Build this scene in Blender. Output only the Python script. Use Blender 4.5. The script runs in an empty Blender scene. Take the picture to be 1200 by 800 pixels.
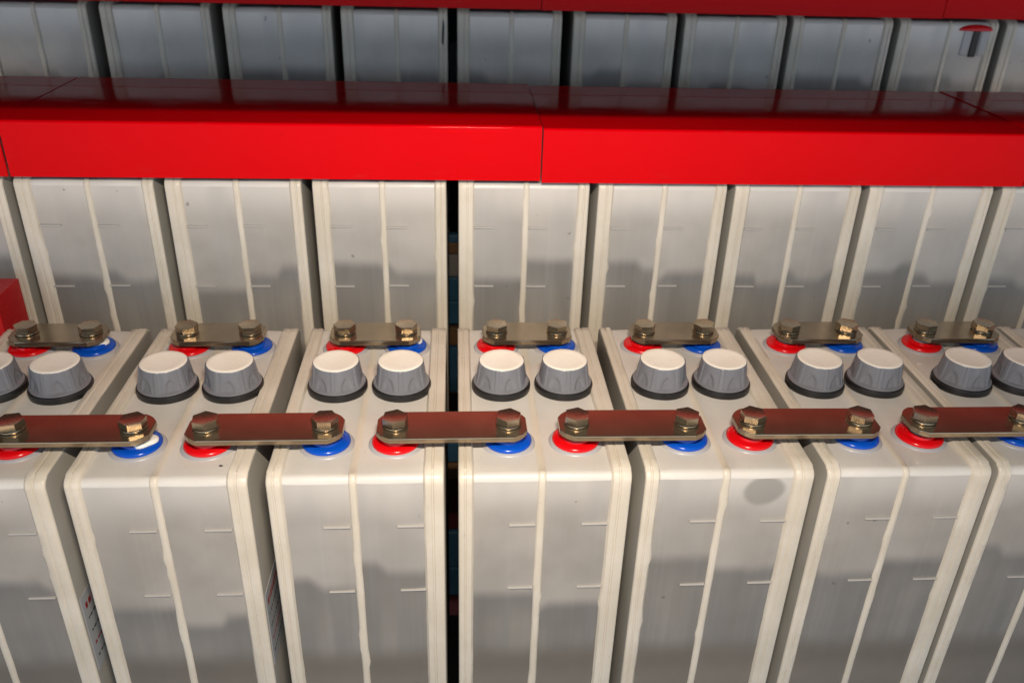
import bpy, bmesh, math, random
from mathutils import Vector, Matrix, noise
rad = math.radians
scene = bpy.context.scene
C = bpy.context.collection
S = 0.15            # one battery block is one unit wide = 15 cm

# ---------------------------------------------------------------- camera
cam = bpy.data.cameras.new('camera'); co = bpy.data.objects.new('camera', cam); C.objects.link(co)
co.location = (-0.0038*S, -3.935*S, 2.9477*S)
co.rotation_euler = (rad(62.0842), rad(-1.5249), rad(-3.3294))
cam.sensor_width = 36; cam.lens = 36*1004.47/1200
cam.clip_start = 0.01; cam.clip_end = 60
cam.dof.use_dof = True; cam.dof.focus_distance = 5.4*S; cam.dof.aperture_fstop = 6.0
scene.camera = co

# ---------------------------------------------------------------- room light and key lamp
w = bpy.data.worlds.new('World'); scene.world = w; w.use_nodes = True
bg = w.node_tree.nodes['Background']
# added ambient fill: cool glow on the camera side, little from above or behind
wt = w.node_tree; tcw = wt.nodes.new('ShaderNodeTexCoord'); sxw = wt.nodes.new('ShaderNodeSeparateXYZ')
wt.links.new(tcw.outputs['Generated'], sxw.inputs[0])
mrw = wt.nodes.new('ShaderNodeMapRange'); mrw.interpolation_type = 'SMOOTHSTEP'
wt.links.new(sxw.outputs[1], mrw.inputs[0])
for i_, v_ in ((1, .15), (2, -.95), (3, .03), (4, 2.1)): mrw.inputs[i_].default_value = v_
mru = wt.nodes.new('ShaderNodeMapRange'); mru.interpolation_type = 'SMOOTHSTEP'; wt.links.new(sxw.outputs[2], mru.inputs[0])
for i_, v_ in ((1, -.25), (2, .62), (3, 1.0), (4, .10)): mru.inputs[i_].default_value = v_
mlw = wt.nodes.new('ShaderNodeMath'); mlw.operation = 'MULTIPLY'; wt.links.new(mrw.outputs[0], mlw.inputs[0]); wt.links.new(mru.outputs[0], mlw.inputs[1])
mxw = wt.nodes.new('ShaderNodeMix'); mxw.data_type = 'RGBA'       # added warm glow below stands in for floor bounce, cool fill above
mzw = wt.nodes.new('ShaderNodeMapRange'); wt.links.new(sxw.outputs[2], mzw.inputs[0]); mzw.inputs[1].default_value = -.30; mzw.inputs[2].default_value = .08
wt.links.new(mzw.outputs[0], mxw.inputs[0]); mxw.inputs[6].default_value = (.80, .60, .44, 1); mxw.inputs[7].default_value = (.60, .82, 1.06, 1)
wt.links.new(mxw.outputs[2], bg.inputs[0]); wt.links.new(mlw.outputs[0], bg.inputs[1])
ld = bpy.data.lights.new('key_lamp', 'AREA'); ld.shape = 'RECTANGLE'; ld.size = 1.10*S; ld.size_y = 0.045*S
ld.spread = rad(114); ld.energy = 3.95; ld.color = (1.0, 0.865, 0.72)
lo = bpy.data.objects.new('key_lamp', ld); C.objects.link(lo)
lo.location = (0.20*S, -3.4*S, 4.0*S)
lo.rotation_euler = (Vector((0.20, 0.9, 0.3)) - Vector((0.20, -3.4, 4.0))).to_track_quat('-Z', 'Y').to_euler()
scene.view_settings.view_transform = 'Standard'; scene.view_settings.look = 'None'
scene.view_settings.exposure = 0.0; scene.view_settings.gamma = 1.0
scene.render.engine = 'CYCLES'

# ---------------------------------------------------------------- material helpers
def new_mat(name):
    m = bpy.data.materials.new(name); m.use_nodes = True
    return m, m.node_tree, m.node_tree.nodes, m.node_tree.nodes['Principled BSDF']
def nd(nt, t, **k):
    n = nt.nodes.new(t)
    for a, b in k.items(): setattr(n, a, b)
    return n
def mathn(nt, op, a, b=None, c=None, clamp=False):
    n = nd(nt, 'ShaderNodeMath', operation=op); n.use_clamp = clamp
    for i, v in enumerate((a, b, c)):
        if v is None: continue
        if isinstance(v, (int, float)): n.inputs[i].default_value = v
        else: nt.links.new(v, n.inputs[i])
    return n.outputs[0]
def mapr(nt, v, a, b, c=0.0, d=1.0, smooth=True):
    n = nd(nt, 'ShaderNodeMapRange'); n.interpolation_type = 'SMOOTHSTEP' if smooth else 'LINEAR'
    for i, q in enumerate((v, a, b, c, d)):
        if isinstance(q, (int, float)): n.inputs[i].default_value = q
        else: nt.links.new(q, n.inputs[i])
    return n.outputs[0]
def mixc(nt, f, a, b, mode='MIX'):
    n = nd(nt, 'ShaderNodeMix', data_type='RGBA', blend_type=mode)
    for i, v in ((0, f), (6, a), (7, b)):
        if isinstance(v, (int, float)): n.inputs[i].default_value = v
        elif isinstance(v, tuple): n.inputs[i].default_value = (*v, 1)
        else: nt.links.new(v, n.inputs[i])
    return n.outputs[2]
def coords(nt, scale=(1, 1, 1), src='Object'):
    tc = nd(nt, 'ShaderNodeTexCoord'); mp = nd(nt, 'ShaderNodeMapping')
    mp.inputs['Scale'].default_value = tuple(s/S for s in scale)
    nt.links.new(tc.outputs[src], mp.inputs[0]); return mp.outputs[0]
def noi(nt, vec, sc, det=4, ro=.5, w=None):
    n = nd(nt, 'ShaderNodeTexNoise'); n.inputs['Scale'].default_value = sc
    n.inputs['Detail'].default_value = det; n.inputs['Roughness'].default_value = ro
    if w is not None:
        n.noise_dimensions = '4D'; nt.links.new(w, n.inputs['W'])
    nt.links.new(vec, n.inputs['Vector']); return n.outputs[0]
def bump(nt, p, h, strength, dist):
    b = nd(nt, 'ShaderNodeBump'); b.inputs['Strength'].default_value = strength
    b.inputs['Distance'].default_value = dist*S; nt.links.new(h, b.inputs['Height'])
    nt.links.new(b.outputs[0], p.inputs['Normal'])
def oid(nt):
    o = nd(nt, 'ShaderNodeObjectInfo'); return mathn(nt, 'MULTIPLY', o.outputs['Random'], 37.0)
def attr(nt, name):
    a = nd(nt, 'ShaderNodeAttribute', attribute_type='OBJECT', attribute_name=name); return a.outputs['Fac']

# milky polypropylene of the rims, lids and ribs
def plastic(name, col, col2, rough=.34, sss=.25):
    m, nt, ns, p = new_mat(name); v = coords(nt); r = oid(nt)
    n1 = noi(nt, v, 2.2, 4, .55, r); n2 = noi(nt, v, 24, 5, .6, r)
    c = mixc(nt, mapr(nt, n1, .35, .68), col, col2)
    c = mixc(nt, mapr(nt, n2, .60, .85, 0, .35), c, tuple(x*.80 for x in col))
    sp = noi(nt, v, 46, 1, .4, r)                     # sparse grime specks
    c = mixc(nt, mapr(nt, sp, .80, .83, 0, .8), c, (.16, .13, .10))
    nt.links.new(c, p.inputs['Base Color'])
    nt.links.new(mapr(nt, n2, .3, .75, rough-.07, rough+.12), p.inputs['Roughness'])
    p.inputs['Subsurface Weight'].default_value = sss
    p.inputs['Subsurface Radius'].default_value = (1.0, .8, .55); p.inputs['Subsurface Scale'].default_value = .03*S
    bump(nt, p, n2, .25, .006)
    return m
M = {}
M['milky'] = plastic('milky_plastic', (.60, .57, .52), (.66, .63, .58))
M['cream'] = plastic('cream_rim_plastic', (.60, .54, .44), (.68, .62, .525))

# block sides: same plastic over the dark plates inside
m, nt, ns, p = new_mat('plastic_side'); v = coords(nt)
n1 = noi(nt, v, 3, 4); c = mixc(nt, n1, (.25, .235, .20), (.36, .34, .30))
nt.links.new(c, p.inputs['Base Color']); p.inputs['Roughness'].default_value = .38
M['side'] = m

# cell wall: thin translucent plastic through which electrolyte and plates show
m, nt, ns, p = new_mat('cell_wall_plastic'); v = coords(nt); r = oid(nt)
sx = nd(nt, 'ShaderNodeSeparateXYZ'); nt.links.new(v, sx.inputs[0]); X, Z = sx.outputs[0], sx.outputs[2]
lev = attr(nt, 'level')
vn = coords(nt, (5.0, 1, .15)); streak = noi(nt, vn, 1.6, 3, .5, r)
vn2 = coords(nt, (22.0, 1, .25)); fine = noi(nt, vn2, 1.2, 2, .5, r)
blot = noi(nt, v, 2.6, 3, .5, r)
wob = mathn(nt, 'MULTIPLY_ADD', noi(nt, coords(nt, (3.5, 1, .01)), 1.3, 1, .4, r), .024, -.012)
stp = mapr(nt, noi(nt, coords(nt, (1.7, 1, .004)), 1.0, 0, .4, r), .50, .575)       # blocky step where a plate pack ends
zl = mathn(nt, 'ADD', mathn(nt, 'SUBTRACT', mathn(nt, 'SUBTRACT', Z, lev), wob), mathn(nt, 'MULTIPLY', stp, .075))         # height over the liquid level
below = mapr(nt, zl, .06, -.06)
dry = mixc(nt, mapr(nt, blot, .3, .7), (.315, .292, .262), (.385, .358, .322))
dry = mixc(nt, mapr(nt, Z, -.36, -.05), dry, (.52, .495, .455))
wet = mixc(nt, mapr(nt, zl, -.02, -.30), (.190, .182, .170), (.255, .238, .212))
patch = noi(nt, coords(nt, (3.0, 1, .55)), 1.1, 2, .45, r)
wet = mixc(nt, mapr(nt, patch, .40, .62, 0, .65), wet, (.160, .152, .140))
wet = mixc(nt, mathn(nt, 'MULTIPLY', stp, .22), wet, (.30, .285, .26))
wet = mixc(nt, mapr(nt, streak, .38, .64, 0, .75), wet, (.200, .192, .180))
wet = mixc(nt, mapr(nt, fine, .45, .75, 0, .12), wet, (.33, .33, .33))
wet = mixc(nt, mapr(nt, mathn(nt, 'ADD', Z, mathn(nt, 'MULTIPLY', wob, .3)), -1.30, -1.50), wet, (.165, .148, .126))
wet = mixc(nt, mapr(nt, Z, -1.50, -1.72, 0, .6), wet, (.225, .20, .17))
dry = mixc(nt, mapr(nt, patch, .45, .68, 0, .45), dry, (.345, .335, .32))
dry = mixc(nt, mapr(nt, fine, .5, .8, 0, .10), dry, (.52, .50, .47))
c = mixc(nt, below, dry, wet)
# an oval damp patch on one block only
dx = mathn(nt, 'POWER', mathn(nt, 'DIVIDE', mathn(nt, 'SUBTRACT', X, .725), .125), 2)
dz = mathn(nt, 'POWER', mathn(nt, 'DIVIDE', mathn(nt, 'ADD', Z, .150), .105), 2)
el = mapr(nt, mathn(nt, 'ADD', mathn(nt, 'ADD', dx, dz), mathn(nt, 'MULTIPLY', blot, 1.6)), 2.1, 1.35, 0, 1)
c = mixc(nt, mathn(nt, 'MULTIPLY', el, mathn(nt, 'MULTIPLY', attr(nt, 'stain'), .75)), c, (.235, .225, .205))
spk = noi(nt, v, 17, 1, .3, r)
c = mixc(nt, mapr(nt, spk, .775, .80, 0, .55), c, (.10, .10, .10))
tone = attr(nt, 'tone')  # per-row brightness: light painted into the rear rows' walls, plus random variation
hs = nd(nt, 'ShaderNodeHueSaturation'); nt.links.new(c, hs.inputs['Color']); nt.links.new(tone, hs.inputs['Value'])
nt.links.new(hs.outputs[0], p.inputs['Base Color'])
gr = noi(nt, coords(nt, (1, 1, 1)), 120, 2, .6)
nt.links.new(mapr(nt, noi(nt, v, 9, 4), .3, .7, .30, .44), p.inputs['Roughness'])
bump(nt, p, mathn(nt, 'MULTIPLY_ADD', streak, .9, mathn(nt, 'MULTIPLY', gr, .15)), .35, .008)
M['cell'] = m

def paint(name, col, rough=.2, coat=0., nsc=2.0, var=.10, bumpy=.0, spec=.5):
    m, nt, ns, p = new_mat(name); v = coords(nt)
    n1 = noi(nt, v, nsc, 4); n2 = noi(nt, v, 30, 3)
    c = mixc(nt, n1, tuple(x*(1-var) for x in col), tuple(min(1, x*(1+var)) for x in col))
    nt.links.new(c, p.inputs['Base Color'])
    nt.links.new(mapr(nt, n2, .35, .7, rough*.85, rough*1.2), p.inputs['Roughness'])
    p.inputs['Coat Weight'].default_value = coat; p.inputs['Coat Roughness'].default_value = .05
    p.inputs['Specular IOR Level'].default_value = spec
    if bumpy:
        bump(nt, p, mathn(nt, 'MULTIPLY_ADD', n2, .25, n1), bumpy, .01)
        sp_ = noi(nt, v, 38, 1, .3); du = noi(nt, coords(nt, (.8, 3, 3)), 3.5, 5, .65)
        d1 = mixc(nt, mapr(nt, du, .60, .82, 0, .09), c, (.45, .16, .14))
        nt.links.new(mixc(nt, mapr(nt, sp_, .79, .81, 0, .45), d1, (.10, .02, .02)), p.inputs['Base Color'])
        nt.links.new(mapr(nt, du, .45, .8, rough*.85, rough*2.2), p.inputs['Roughness'])
    return m
M['red'] = paint('red_gloss_paint', (.60, .0004, .0035), .10, 0, 2.2, .04, .05, spec=.05)
M['redframe'] = paint('red_frame_paint', (.42, .004, .006), .35, 0, 2, .1)
M['postred'] = paint('red_post_shaded', (.42, .0012, .004), .25, 0, 2, .1, spec=.2)  # darker copy of the red: shade on the post put into its colour
M['sealred'] = paint('red_seal_plastic', (.66, .003, .006), .2, 0, spec=.35)
M['sealblue'] = paint('blue_seal_plastic', (.002, .070, .46), .2, 0, spec=.35)
M['boss'] = paint('pale_boss_plastic', (.40, .39, .40), .4)
M['mark'] = paint('raised_mark_plastic', (.46, .435, .395), .4)
M['sleeve'] = paint('grey_sleeve_plastic', (.47, .46, .45), .4)
M['rubber'] = paint('black_rubber', (.012, .011, .011), .42, 0, 6, .3)
M['cap'] = paint('grey_cap_plastic', (.180, .182, .200), .32, .1, 5, .12)
M['post'] = paint('lead_grey_post', (.30, .30, .30), .4)
M['grease'] = paint('white_grease', (.80, .78, .72), .3, 0, 20, .05)
M['blue'] = paint('blue_frame_paint', (.035, .105, .17), .35, 0, 3, .25)
M['wood'] = paint('brown_wood_strip', (.16, .085, .035), .6, 0, 5, .3)
M['greyboard'] = paint('grey_board', (.22, .20, .18), .6, 0, 5, .2)
M['shadeboard'] = paint('shade_board_grey', (.08, .08, .085), .6)
M['dark'] = paint('dark_void_paint', (.010, .011, .013), .8, 0, 2, .3, spec=.1)  # near-black: darkness of the unlit room put into the colour
M['darkred'] = paint('dark_red_strip', (.07, .006, .006), .5, 0, 3, .3)
M['conc'] = paint('dark_floor', (.05, .05, .05), .7, 0, 2, .3)
M['white_sticker'] = paint('white_sticker', (.42, .43, .44), .4, 0, 8, .06)
M['ink_red'] = paint('red_ink', (.30, .03, .03), .5)
M['ink_black'] = paint('black_ink', (.08, .08, .08), .5)
M['smear'] = paint('dark_grease', (.02, .018, .016), .5)

m, nt, ns, p = new_mat('cream_cap_disc'); v = coords(nt, src='Object'); r = oid(nt)
n = noi(nt, v, 34, 4, .7, r); n2 = noi(nt, v, 5, 3, .5, r); n3 = noi(nt, v, 90, 2, .5, r)
c = mixc(nt, mapr(nt, n2, .3, .7), (.95, .90, .80), (.90, .83, .71))
c = mixc(nt, mapr(nt, n, .66, .76, 0, .6), c, (.55, .42, .28))
nt.links.new(c, p.inputs['Base Color']); p.inputs['Roughness'].default_value = .55
bump(nt, p, n3, .5, .006); M['disc'] = m

def metal(name, c1, c2, rough):
    m, nt, ns, p = new_mat(name); v = coords(nt); r = oid(nt)
    n1 = noi(nt, v, 5, 5, .6, r); n2 = noi(nt, coords(nt, (8, 26, 8)), 1.5, 4, .6, r); n3 = noi(nt, v, 60, 2, .5, r)
    nt.links.new(mixc(nt, mapr(nt, n1, .3, .7), c1, c2), p.inputs['Base Color'])
    p.inputs['Metallic'].default_value = .87 if name == 'nickel_plate' else .95
    nt.links.new(mapr(nt, n2, .3, .75, rough*.95, rough*1.1), p.inputs['Roughness'])
    bump(nt, p, mathn(nt, 'MULTIPLY_ADD', n2, .1, mathn(nt, 'MULTIPLY', n1, .8)), .006, .006)
    return m
M['nickel'] = metal('nickel_plate', (.35, .275, .19), (.28, .22, .145), .20)
M['boltm'] = metal('bolt_steel', (.50, .42, .30), (.36, .29, .20), .27)

# ---------------------------------------------------------------- object helpers
def finish(name, bm, mats, parent=None, loc=None, smooth=None):
    me = bpy.data.meshes.new(name)
    bmesh.ops.recalc_face_normals(bm, faces=bm.faces)
    for v in bm.verts: v.co *= S
    bm.to_mesh(me); bm.free()
    for q in (mats if isinstance(mats, (list, tuple)) else [mats]): me.materials.append(M[q])
    o = bpy.data.objects.new(name, me); C.objects.link(o)
    if smooth is not None:
        for f in me.polygons: f.use_smooth = True
        if smooth < 180: me.set_sharp_from_angle(angle=rad(smooth))
    if parent: o.parent = parent
    if loc: o.location = tuple(q*S for q in loc)
    return o
def thing(name, label, cat, loc=(0, 0, 0), group=None, rz=0):
    o = bpy.data.objects.new(name, None); C.objects.link(o); o.empty_display_size = .02
    o.location = tuple(q*S for q in loc); o.rotation_euler.z = rz
    o['label'] = label; o['category'] = cat
    if group: o['group'] = group
    return o
def tag(o, label=None, cat=None, group=None, kind=None):
    for k, q in (('label', label), ('category', cat), ('group', group), ('kind', kind)):
        if q: o[k] = q
    return o
def box(bm, x0, x1, y0, y1, z0, z1, bev=0, mat=0, seg=2):
    g = bmesh.ops.create_cube(bm, size=1)
    for v in g['verts']:
        v.co = Vector((x0+(v.co.x+.5)*(x1-x0), y0+(v.co.y+.5)*(y1-y0), z0+(v.co.z+.5)*(z1-z0)))
    fs = {f for v in g['verts'] for f in v.link_faces}
    for f in fs: f.material_index = mat
    if bev:
        es = {e for f in fs for e in f.edges}
        bmesh.ops.bevel(bm, geom=list(es), offset=bev, segments=seg, affect='EDGES', profile=.6)
def lathe(bm, prof, n=48, cx=0, cy=0, rf=None, cap0=True, cap1=True, a0=0):
    rings = []
    for k, (r_, z) in enumerate(prof):
        ring = []
        for i in range(n):
            a = 2*math.pi*i/n + a0; rr = r_ + (rf(a, z, k) if rf else 0)
            ring.append(bm.verts.new((cx+rr*math.cos(a), cy+rr*math.sin(a), z)))
        rings.append(ring)
    for a, b in zip(rings, rings[1:]):
        for i in range(n): bm.faces.new((a[i], a[(i+1) % n], b[(i+1) % n], b[i]))
    if cap0: bm.faces.new(rings[0][::-1])
    if cap1: bm.faces.new(rings[-1])
def prism(bm, pts, z0, z1, bev=0):
    a = [bm.verts.new((x, y, z0)) for x, y in pts]; b = [bm.verts.new((x, y, z1)) for x, y in pts]; n = len(pts)
    fs = [bm.faces.new(a[::-1]), bm.faces.new(b)]
    for i in range(n): bm.faces.new((a[i], a[(i+1) % n], b[(i+1) % n], b[i]))
    if bev:
        es = list(fs[0].edges)+list(fs[1].edges)
        bmesh.ops.bevel(bm, geom=es, offset=bev, segments=2, affect='EDGES', profile=.6)

# ---------------------------------------------------------------- the setting
bm = bmesh.new(); box(bm, -14, 14, -9, 14, -5.6, -5.5)
tag(finish('floor', bm, 'conc'), kind='structure')
bm = bmesh.new(); box(bm, -14, 14, 7.6, 7.8, -5.5, 6)
tag(finish('back_wall', bm, 'dark'), 'dark wall behind the top row', None, None, 'structure')
# unseen board added above the frame: its front edge throws the shade line on the cover top
bm = bmesh.new(); box(bm, -7, 7, -.60, 3.20, 2.80, 2.85, .004)
tag(finish('shade_board', bm, 'shadeboard'), kind='structure')

# ---------------------------------------------------------------- battery blocks
D = 1.877; H = 3.0; RC = .06
KN = [(0, -.012), (.005, -.003), (.011, 0), (.032, 0), (.036, -.007), (.043, -.007), (.047, 0), (.076, -.001), (.083, -.008), (.090, -.018),
      (.16, -.015), (.27, -.013), (.39, -.015), (.459, -.018), (.465, -.010), (.471, -.007), (.494, -.007), (.500, -.010), (.506, -.018),
      (.58, -.015), (.69, -.013), (.81, -.015), (.880, -.018), (.887, -.008), (.894, -.001), (.925, 0), (.930, -.007), (.938, -.007), (.943, 0),
      (.989, 0), (.995, -.003), (1, -.012)]
PL = (9, 13); PR = (18, 22)          # knot ranges of the two cell windows
def path():
    P = []; n = 50
    for i in range(n+1): P.append((0, -H+(H-RC)*i/n, (0, -1, 0), 'f'))
    for k in range(1, 6):
        a = math.pi/2*k/6; P.append((RC-RC*math.cos(a), -RC+RC*math.sin(a), (0, -math.cos(a), math.sin(a)), 'c'))
    for i in range(0, 25): P.append((RC+(D-2*RC)*i/24, 0, (0, 0, 1), 't'))
    for k in range(1, 6):
        a = math.pi/2*k/6; P.append((D-RC+RC*math.sin(a), -RC+RC*math.cos(a), (0, math.sin(a), math.cos(a)), 'c'))
    for i in range(0, 4): P.append((D, -RC-(H-RC)*i/3, (0, 1, 0), 'r'))
    return P
PATH = path(); NF = 50
def block_meshes(seed, mirror, root):
    rng = random.Random(seed)
    blobs = [(rng.choice((9, 13, 18, 22, 13, 18)), rng.uniform(-2.4, -.1), rng.uniform(.004, .011)) for _ in range(7)]
    grid = []
    for j, (y, z, nrm, kind) in enumerate(PATH):
        row = []
        for i, (x, h) in enumerate(KN):
            xx = x; hh = h
            if i in (8, 9, 13, 14, 17, 18, 22, 23):
                s = y*2.1-z*2.1
                xx += .0026*noise.noise(Vector((s*2.3, i//4*3.3, seed*1.7))) + .0018*noise.noise(Vector((s*11, i//4*3.3, seed*1.7)))
                for bi, bz, ba in blobs:
                    if kind == 'f' and abs(i-bi) <= 1: 
                        g = math.exp(-((z-bz)/.035)**2)*ba; xx += g*(1 if bi in (9, 18) else -1); hh += g*.3
            if kind == 't':
                if 14 <= i <= 17: hh = -.018+(h+.018)*.35
                if i <= 8 or i >= 23: hh += .010+.003*noise.noise(Vector((y*3, i, seed)))
                if 9 <= i <= 22: hh += .001*noise.noise(Vector((y*4, x*6, seed)))
            if kind == 'f' and 9 < i < 13 or 18 < i < 22: hh += .003*math.sin(max(0, min(1, (z+H)/H))*math.pi)+.002*noise.noise(Vector((x*3, z*1.5, seed+9)))
            if mirror: xx = 1-xx
            row.append(Vector((xx, y, z))+Vector(nrm)*hh)
        grid.append(row)
    bm = bmesh.new()
    V = [[bm.verts.new(q) for q in row] for row in grid]
    for j in range(len(PATH)-1):
        for i in range(len(KN)-1):
            if j < NF and (PL[0] <= i < PL[1] or PR[0] <= i < PR[1]): continue
            f = bm.faces.new((V[j][i], V[j][i+1], V[j+1][i+1], V[j+1][i]))
            f.material_index = 0 if 9 <= i < 13 or 18 <= i < 22 else 1
    bm.faces.new([V[j][0] for j in range(len(PATH))]).material_index = 2
    bm.faces.new([V[j][-1] for j in range(len(PATH))]).material_index = 2
    bm.faces.new([V[0][i] for i in range(len(KN))]+[V[-1][i] for i in reversed(range(len(KN)))]).material_index = 2
    case = finish('case', bm, ['milky', 'cream', 'side'], root, smooth=40)
    pans = []
    for a, b in (PL, PR):
        bm = bmesh.new()
        W = [[bm.verts.new(grid[j][i]) for i in range(a, b+1)] for j in range(NF+1)]
        for j in range(NF):
            for i in range(b-a): bm.faces.new((W[j][i], W[j][i+1], W[j+1][i+1], W[j+1][i]))
        for v in bm.verts: pass
        me_ = finish('cell_window', bm, 'cell', root, smooth=180)
        pans.append(me_)
    if mirror: pans = pans[::-1]
    return case, pans

# shared fittings (meshes made once, copied per block)
def fit_seal(col):
    bm = bmesh.new()
    lathe(bm, [(.070, .050), (.078, .056), (.090, .053), (.094, .038), (.104, .035), (.108, .039), (.128, .036), (.140, .028), (.143, .018), (.141, .010)], 56, cap0=False, cap1=False)
    return finish('terminal_seal', bm, col, smooth=50)
def fit_boss():
    bm = bmesh.new(); lathe(bm, [(.166, -.02), (.166, -.006), (.160, .004), (.148, .012), (.06, .012)], 56)
    return finish('seal_base', bm, 'boss', smooth=50)
def fit_post():
    bm = bmesh.new(); lathe(bm, [(.068, -.01), (.068, .078), (.062, .084)], 40)
    return finish('terminal_post', bm, 'post', smooth=50)
def fit_cap():
    n = 6
    def rf(a, z, k):
        t = ((a*n/(2*math.pi)) % 1.0)-.5          # -0.5..0.5 within one facet
        wdt = .27*math.sqrt(max(0, 1-((z-.060)/.085)**2)) if z > .060 else 0
        d = 0
        if abs(t) < wdt: d -= .0115*min(1, (wdt-abs(t))/.12)
        e = abs(abs(t)-.5)
        if e < .10 and z > .065: d += .0055*min(1, (.10-e)/.03)
        return d
    prof = [(.177, .048), (.184, .049), (.1855, .054), (.184, .060), (.177, .064)]
    for i in range(0, 15):
        z = .066+(.198-.066)*i/14; prof.append((.171-.021*(i/14)**.9, z))
    prof += [(.1495, .2020), (.147, .2045)]
    bm = bmesh.new(); lathe(bm, prof, 192, rf=rf); c = finish('vent_cap', bm, 'cap', smooth=38)
    bm = bmesh.new(); lathe(bm, [(.1455, .200), (.1455, .2065), (.142, .2085), (.118, .2082), (.115, .2076)], 64, cap0=False)
    d = finish('cap_disc', bm, 'disc', c, smooth=40)
    bm = bmesh.new(); lathe(bm, [(.150, -.012), (.188, -.012), (.195, -.004), (.196, .034), (.192, .045), (.184, .0485), (.15, .049)], 64)
    g = finish('cap_gasket', bm, 'rubber', c, smooth=40)
    return c
SEAL = {'red': fit_seal('sealred'), 'blue': fit_seal('sealblue')}; BOSS = fit_boss(); POST = fit_post(); CAP = fit_cap()
LID = -.018
TERM = [(.30, .35, 'blue'), (.71, .35, 'red'), (.28, 1.555, 'red'), (.715, 1.555, 'blue')]
used = {}
def copy_of(o, parent, loc=(0, 0, 0), rz=0):
    if o.name in used: c = o.copy(); C.objects.link(c)
    else: used[o.name] = 1; c = o
    c.parent = parent; c.location = tuple(q*S for q in loc); c.rotation_euler.z = rz
    return c
def copy_cap(parent, loc, rz):
    if 'cap' not in used:
        used['cap'] = 1; c = CAP; c.parent = parent
    else:
        c = CAP.copy(); C.objects.link(c); c.parent = parent
        for ch in CAPCH:
            k = ch.copy(); C.objects.link(k); k.parent = c
    c.location = tuple(q*S for q in loc); c.rotation_euler.z = rz
    return c
CAPCH = [o for o in bpy.data.objects if o.parent == CAP]
bm = bmesh.new(); box(bm, 0, .155, -.0085, .010, -.0055, .0055, .0025)
MARK = finish('level_mark', bm, 'mark')

LEV = {('front', 'A'): (-.62, -.74), ('front', 'B'): (-.97, -1.05), ('front', 'C'): (-.76, -.645), ('front', 'D'): (-.91, -1.0),
       ('front', 'E'): (-.575, -.745), ('front', 'F'): (-.735, -.705), ('front', 'G'): (-.60, -.7), ('front', 'H'): (-.7, -.7),
       ('middle', 'Z'): (-.7, -.62), ('middle', 'A'): (-.78, -.745), ('middle', 'B'): (-.83, -.70), ('middle', 'C'): (-.67, -.67), ('middle', 'D'): (-.80, -.64),
       ('middle', 'E'): (-.65, -.74), ('middle', 'F'): (-.77, -.73), ('middle', 'G'): (-.66, -.76), ('middle', 'H'): (-.80, -.8),
       ('top', 'Z'): (-.62, -.62), ('top', 'A'): (-.64, -.64), ('top', 'B'): (-.585, -.50), ('top', 'C'): (-.585, -.585), ('top', 'D'): (-.575, -.66),
       ('top', 'E'): (-.52, -.66), ('top', 'F'): (-.64, -.66), ('top', 'G'): (-.50, -.56), ('top', 'H'): (-.53, -.53), ('top', 'I'): (-.6, -.6)}
def block(rowname, key, x, y, z, label, fittings, mirror, group, tone=1.0):
    root = thing('battery_block', label, 'battery', (x, y, z), group)
    seed = sum(map(ord, rowname+key))*7 + ord(key)
    case, pans = block_meshes(seed, mirror, root)
    rng = random.Random(seed)
    for pn, lv in zip(pans, LEV[(rowname, key)]):
        pn['level'] = float(lv); pn['stain'] = 1.0 if (rowname, key) == ('front', 'E') and lv == -.745 else 0.0
        pn['tone'] = tone*rng.uniform(.95, 1.04)
    for zz in (() if rowname == 'top' else (-.367, -.862)):
        for k in range(2):
            mx = (.300, .725)[k] if not mirror else (.118, .540)[k]
            copy_of(MARK, root, (mx+rng.uniform(-.004, .004), .010 if rowname == 'front' else .0055, zz+rng.uniform(-.004, .004)))
    if fittings:
        for tx, ty, col in TERM:
            s = copy_of(SEAL[col], root, (tx, ty, LID+.004), rng.uniform(0, 6)); s['label'] = '%s terminal seal ring' % col
            b = copy_of(BOSS, s, (0, 0, 0)); copy_of(POST, root, (tx, ty, LID+.012))
        for cx in (.288, .708): copy_cap(root, (cx, 1.0, LID+.002), rng.uniform(0, .785))
    return root
# X of the left side of every block, as solved from the photograph
X1 = dict(A=-3.277, B=-2.181, C=-1.082, D=0., E=1.078, F=2.154, G=3.196, H=4.235)
X2 = dict(Z=-4.315, A=-3.242, B=-2.163, C=-1.083, D=.010, E=1.078, F=2.143, G=3.210, H=4.285)
X3 = dict(Z=-4.40, A=-3.289, B=-2.173, C=-1.085, D=.008, E=1.118, F=2.198, G=3.262, H=4.335, I=5.415)
Y2, Z2, Y3, Z3 = 2.332, .982, 4.6715, 1.910
L1 = dict(A='leftmost front row battery block, cut off by the left edge of the photo',
          B='front row battery block, second from the left, with a tiny dark speck on its lid',
          C='front row battery block immediately left of the narrow dark vertical slit',
          D='front row battery block immediately right of the narrow dark vertical slit',
          E='front row battery block with an oval grey damp patch on its front',
          F='front row battery block, sixth from the left, right of the one with the oval patch',
          G='front row battery block, seventh from the left, its cut-off front at the lower right edge',
          H='sliver of a front row battery block at the far right edge behind a cap')
for k, x in X1.items(): B = block('front', k, x, 0, 0, L1[k], True, False, 'battery blocks in the uncovered front row'); L1[k] = B
O = ['first', 'second', 'third', 'fourth', 'fifth', 'sixth', 'seventh', 'eighth', 'ninth', 'tenth']
for i, (k, x) in enumerate(X2.items()):
    lb = 'battery block under the bright red cover in the middle row, %s from the left' % O[i]
    if k == 'C': lb = 'middle row battery block just left of the dark slit, under the bright red cover'
    if k == 'D': lb = 'middle row battery block just right of the dark slit, under the bright red cover'
    block('middle', k, x, Y2, Z2, lb, False, True, 'battery blocks in the middle row under the red covers', 1.10)
B3 = {}
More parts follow.
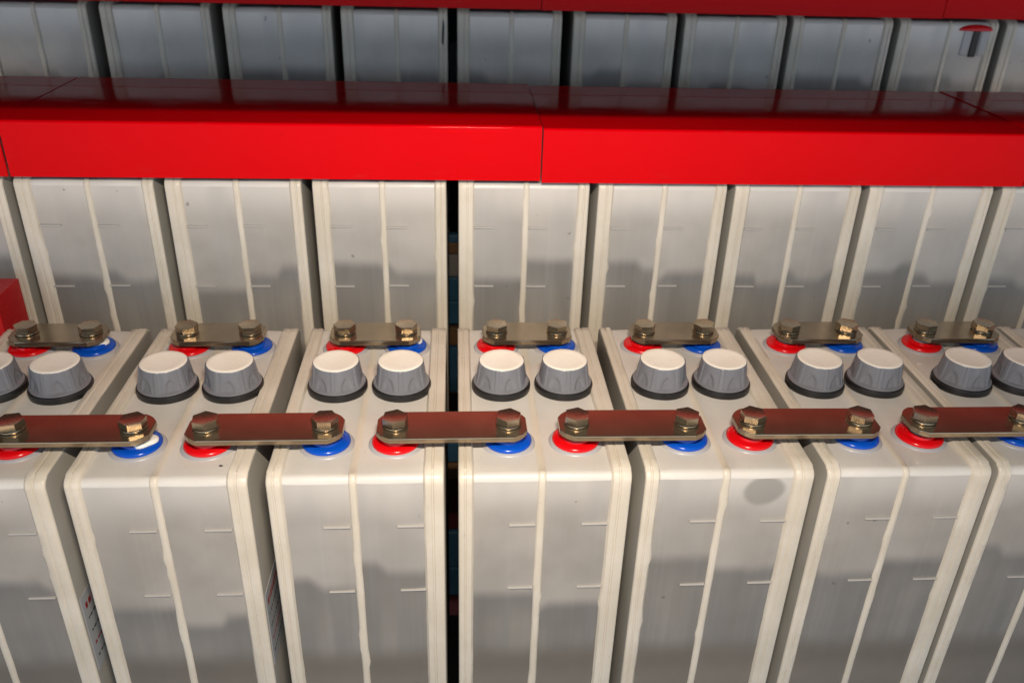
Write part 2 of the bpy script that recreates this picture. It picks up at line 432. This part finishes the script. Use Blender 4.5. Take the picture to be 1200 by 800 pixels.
for i, (k, x) in enumerate(X3.items()):
    lb = 'shaded bluish battery block in the back row at the top, %s from the left' % O[i]
    if k == 'H': lb = 'shaded back row battery block with a red disc and dark stem showing on its front'
    if k == 'C': lb = 'shaded back row battery block, black smear on its right rim'
    B3[k] = block('top', k, x, Y3, Z3, lb, False, True, 'battery blocks in the shaded back row', 1.50)  # raised tone lightens the shaded row's walls in place of ambient light
# marks on single blocks
bm = bmesh.new(); lathe(bm, [(.016, 0), (.014, .003)], 12); 
for v in bm.verts: v.co.y *= .55
finish('dark_speck', bm, 'smear', L1['B'], (.825, .145, LID+.001))
bm = bmesh.new(); prism(bm, [(-.012, -.10), (.004, -.12), (.013, -.02), (.016, .06), (.006, .12), (-.004, .05), (-.010, -.02)], 0, .003)
bmesh.ops.rotate(bm, verts=bm.verts, matrix=Matrix.Rotation(rad(90), 3, 'X'))
finish('grease_smear', bm, 'smear', B3['C'], (.955, .0005, -.20))
# internal pole with its red disc, pressed against the front wall of one back row block
bm = bmesh.new(); g = bmesh.ops.create_uvsphere(bm, u_segments=32, v_segments=16, radius=1)
for v in bm.verts: v.co = Vector((v.co.x*.175, v.co.y*.035, max(v.co.z, -.1)*.052))
finish('pole_disc', bm, 'sealred', B3['H'], (.780, .012, -.088), smooth=60)
bm = bmesh.new(); box(bm, -.035, .035, -.012, .02, -.26, 0, .008); finish('pole_stem', bm, 'smear', B3['H'], (.790, .006, -.082))
for sx_ in (-1, 1):
    bm = bmesh.new(); box(bm, -.040, .040, -.004, .03, -.24, 0, .016, seg=3)
    finish('pole_sleeve', bm, 'sleeve', B3['H'], (.790+sx_*.090, .006, -.090), smooth=50)

# stickers on the right flanks of two front row blocks
def sticker(parent, flip):
    bm = bmesh.new(); box(bm, 1.001, 1.004, .03, .95, -1.50, -.905, 0)
    st = finish('side_sticker', bm, 'white_sticker', parent)
    rng = random.Random(5+flip)
    for r_ in range(5):
        b = bmesh.new(); y = .07; hgt = .035 if r_ == 0 else .014; z = -.985-r_*.105
        while y < .85:
            l = rng.uniform(.012, .035)
            box(b, 1.0045, 1.0055, y, y+l, z-hgt*rng.uniform(.7, 1), z+hgt*.3); y += l+rng.uniform(.006, .02)
        finish('print_line', b, 'ink_red' if r_ in (0, 3) else 'ink_black', st)
sticker(L1['A'], 0); sticker(L1['B'], 1)

# ---------------------------------------------------------------- connector bars and bolts
def bar_outline(L, W, c):
    hx, hy = L/2, W/2; pts = []
    for sx_, sy_ in ((1, 1), (-1, 1), (-1, -1), (1, -1)):
        p0 = (hx*sx_, (hy-c)*sy_); p2 = ((hx-c)*sx_, hy*sy_); p1 = ((hx-c*.40)*sx_, (hy-c*.40)*sy_)
        seq = [p0, ((p0[0]*.5+p1[0]*.5), (p0[1]*.5+p1[1]*.5)), p1, ((p2[0]*.5+p1[0]*.5), (p2[1]*.5+p1[1]*.5)), p2]
        if sx_*sy_ < 0: seq = seq[::-1]
        pts += seq
    return pts
def make_bar(L, W, c):
    bm = bmesh.new(); prism(bm, bar_outline(L, W, c), 0, .034, .0055)
    return finish('bar_plate', bm, 'nickel')
BAR = {'f': make_bar(.885, .292, .080), 'r': make_bar(.640, .292, .080)}
bm = bmesh.new()
hx = [(.078*math.cos(math.pi/3*i), .078*math.sin(math.pi/3*i)) for i in range(6)]
prism(bm, hx, .019, .056)
# chamfered crown and a raised rim with a dished centre
for v in bm.verts: pass
f = max((f for f in bm.faces), key=lambda q: q.calc_center_median().z)
r_ = bmesh.ops.inset_individual(bm, faces=[f], thickness=.010)
for v in f.verts: v.co.z = .0620
f2 = f; bmesh.ops.inset_individual(bm, faces=[f2], thickness=.010)
for v in f2.verts: v.co.z = .0600
HEAD = finish('hex_bolt', bm, 'boltm', smooth=20)
bm = bmesh.new(); n = 60                               # split spring washer
prev = None; a0 = rad(70)
secs = []
for i in range(n):
    a = a0+rad(352)*i/(n-1); z = .004*i/(n-1)
    secs.append([bm.verts.new((r*math.cos(a), r*math.sin(a), zz+z)) for r, zz in ((.045, .001), (.076, .001), (.078, .007), (.076, .014), (.045, .014))])
for a, b in zip(secs, secs[1:]):
    for i in range(5): bm.faces.new((a[i], a[(i+1) % 5], b[(i+1) % 5], b[i]))
bm.faces.new(secs[0]); bm.faces.new(secs[-1][::-1])
WASH = finish('spring_washer', bm, 'boltm', HEAD, smooth=40)
def copy_bolt(parent, loc, rz):
    if 'bolt' not in used: used['bolt'] = 1; c = HEAD; c.parent = parent; w_ = WASH
    else:
        c = HEAD.copy(); C.objects.link(c); c.parent = parent
        w_ = WASH.copy(); C.objects.link(w_); w_.parent = c
    c.location = tuple(q*S for q in loc); c.rotation_euler.z = rz; w_.rotation_euler.z = rz*3.1
    return c
rng = random.Random(12)
def connector(kind, x0, x1, y, z, label, group, rots):
    t = thing('connector_bar', label, 'connector', ((x0+x1)/2, y, z), group)
    t.rotation_euler.z = rng.uniform(-.012, .012)
    L = {'f': .885, 'r': .640}[kind]; b = copy_of(BAR[kind], t)
    want = (x1-x0)+(.216 if kind == 'f' else .205); b.scale.x = want/L
    for x, r in ((x0, rots[0]), (x1, rots[1])): copy_bolt(t, (x-(x0+x1)/2, 0, .0345), rad(r))
    # a smear of contact grease on the post under one end
    return t
ks = 'ABCDEFG'; nm = dict(zip(ks, ('first', 'second', 'third', 'fourth', 'fifth', 'sixth', 'seventh')))
ZB = LID+.100
rots = [(12, 25), (38, 3), (22, 20), (20, 14), (32, 24), (8, 28)]
fl = {'A': 'reddish nickel connector bar cut by the left edge, bridging first and second front blocks',
      'B': 'front connector bar between the second and third front blocks, right of the left edge one',
      'C': 'front connector bar crossing the narrow dark slit', 'D': 'front connector bar joining the fourth and fifth front blocks, right of the dark slit',
      'E': 'front connector bar joining the fifth and sixth front blocks, above the oval patch', 'F': 'front connector bar reaching the right edge of the photo'}
for i, k in enumerate(ks[:-1]):
    k2 = ks[i+1]
    connector('f', X1[k]+.71, X1[k2]+.30, .350, ZB, fl[k], 'connector bars bridging neighbouring front blocks', rots[i])
rr = [(4, 10), (25, 5), (2, 8), (34, 27), (3, 6), (25, 33), (12, 28)]
for i, k in enumerate(ks):
    connector('r', X1[k]+.28, X1[k]+.715, 1.555, ZB, 'short brownish connector bar behind the caps of the %s front row block from the left' % nm[k],
              'short connector bars behind the caps', rr[i])
# white contact grease on one front terminal of the second block
bm = bmesh.new(); lathe(bm, [(.070, 0), (.071, .014), (.062, .022)], 24, rf=lambda a, z, k: .010*math.sin(3*a+1))
for key in ('B',):
    finish('contact_grease', bm, 'grease', L1[key], (.350, .335, LID+.046), smooth=60)
for key, tx in (('A', .74), ('C', .745), ('D', .74)):
    bm = bmesh.new(); lathe(bm, [(.072, 0), (.073, .014), (.064, .022)], 24, rf=lambda a, z, k: .010*math.sin(3*a+2))
    finish('contact_grease', bm, 'grease', L1[key], (tx, 1.57, LID+.046), smooth=60)

# ---------------------------------------------------------------- red steel covers
def cover(x0, x1, y0, yr, z0, z1, label, dz=0, lip=True):
    t = thing('steel_cover', label, 'cover', ((x0+x1)/2, y0, z0+dz), 'red steel covers over the battery rows')
    hw = (x1-x0)/2; h = z1-z0; dep = yr-y0; r = .022; th = .014
    def sheet(prof, name, par):
        bm = bmesh.new(); n = len(prof)
        xs = [-hw, -hw+.004, -hw*.5, 0, hw*.5, hw-.004, hw]
        V = [[bm.verts.new((x, y, z)) for y, z in prof] for x in xs]
        for a, b in zip(V, V[1:]):
            for i in range(n): bm.faces.new((a[i], a[(i+1) % n], b[(i+1) % n], b[i]))
        bm.faces.new(V[0]); bm.faces.new(V[-1][::-1])
        return finish(name, bm, 'red', par, smooth=30)
    arc = [(r-r*math.cos(math.pi/2*k/6), h-r+r*math.sin(math.pi/2*k/6)) for k in range(7)]
    ari = [(r-(r-th)*math.cos(math.pi/2*k/4), h-r+(r-th)*math.sin(math.pi/2*k/4)) for k in range(4, -1, -1)]
    split = 1.145 if lip else dep
    outer = [(0, 0)]+arc+[(split-.004, h), (split, h-.004)]
    inner = [(split, h-th)]+ari+[(th, 0)]
    sheet(outer+inner, 'cover_panel', t)
    if lip:
        prof = [(split+.009, h-.004), (split+.013, h), (dep-.006, h), (dep, h-.006), (dep, h-.10), (dep-th, h-.10), (dep-th, h-th), (split+.009, h-th)]
        sheet(prof, 'rear_flap', t)
        sheet([(split-.10, h-th-.002), (split+.10, h-th-.002), (split+.10, h-th-.016), (split-.10, h-th-.016)], 'joint_strip', t)
    return t
CY, CR, CB, CT = 2.272, 3.79, 1.006, 1.413
cover(-7.0, -3.226, CY, CR, CB, CT, 'red cover at the far left edge over the middle row, left of the left seam', .004)
cover(-3.208, .620, CY, CR, CB, CT, 'long bright red cover over the middle row, left of the central seam', .004)
cover(.631, 4.382, CY, CR, CB, CT, 'long bright red cover over the middle row, right of the central seam', -.010)
cover(4.392, 8.0, CY, CR, CB, CT, 'red cover over the middle row, beyond the seam at the far right', -.002)
cover(-7.0, -3.06, 4.61, 6.2, 1.934, 2.34, 'dark red cover over the back row at the top left corner', .0, False)
cover(-3.05, .795, 4.61, 6.2, 1.934, 2.34, 'dark red cover over the back row, left of the top central seam', .0, False)
cover(.803, 4.70, 4.61, 6.2, 1.934, 2.34, 'dark red cover over the back row, right of the top central seam', -.004, False)
cover(4.708, 8.0, 4.61, 6.2, 1.934, 2.34, 'dark red cover over the back row at the top right corner', .002, False)
# red steel post behind the front row at the left edge
bm = bmesh.new(); box(bm, -4.4, -3.272, 1.78, 2.14, -5.5, .270, .004)
tag(finish('frame_post', bm, 'postred'), 'red painted steel post standing behind the front row at the left edge', 'post')

# ---------------------------------------------------------------- racks that carry the rows
def rack(y, zt, beams, label):
    t = thing('battery_rack', label, 'rack', (0, y, -5.5))
    def part(name, bm, mt): return finish(name, bm, mt, t, (0, -y, 5.5))
    bm = bmesh.new(); box(bm, -5.6, 6.6, y-.02, y+D+.02, zt-.10, zt-.004, .01); part('shelf', bm, 'dark')
    for px in (-5.4, -1.6, 2.6, 6.4):
        bm = bmesh.new(); box(bm, px-.1, px+.1, y+.2, y+.4, -5.5, zt-.10, .01); part('post', bm, 'redframe')
    for name, by, z0, z1, mt in beams:
        bm = bmesh.new(); box(bm, -6.2, 6.8, by, by+.10, z0, z1, .012); part(name, bm, mt)
    return t
rack(0, -H, [('beam', 2.12, -1.44, -1.24, 'blue'), ('cross_slat', 2.12, -1.62, -1.46, 'wood'), ('cross_slat', 2.14, -2.20, -1.64, 'darkred'), ('beam', 2.12, -2.62, -2.22, 'blue'), ('beam', 2.10, -2.96, -2.63, 'blue'),
             ('cross_slat', 2.14, -3.62, -3.0, 'darkred'), ('beam', 2.12, -4.4, -3.64, 'blue')], 'blue and red steel rack glimpsed low in the slit between the front blocks')
rack(Y2, Z2-H, [('beam', 4.30, -.28, -.20, 'blue'), ('cross_slat', 4.32, -.41, -.29, 'wood'), ('cross_slat', 4.31, -.66, -.42, 'greyboard'), ('beam', 4.30, -.93, -.67, 'blue'), ('beam', 4.28, -1.20, -.935, 'blue'),
                ('cross_slat', 4.32, -1.48, -1.27, 'wood'), ('beam', 4.30, -2.06, -1.50, 'blue'), ('cross_slat', 4.32, -2.30, -2.08, 'wood')], 'blue steel rack with wooden slats seen through the slit between middle blocks')
rack(Y3, Z3-H, [('beam', 6.75, .3, 1.30, 'blue')], 'dark rack under the back row')
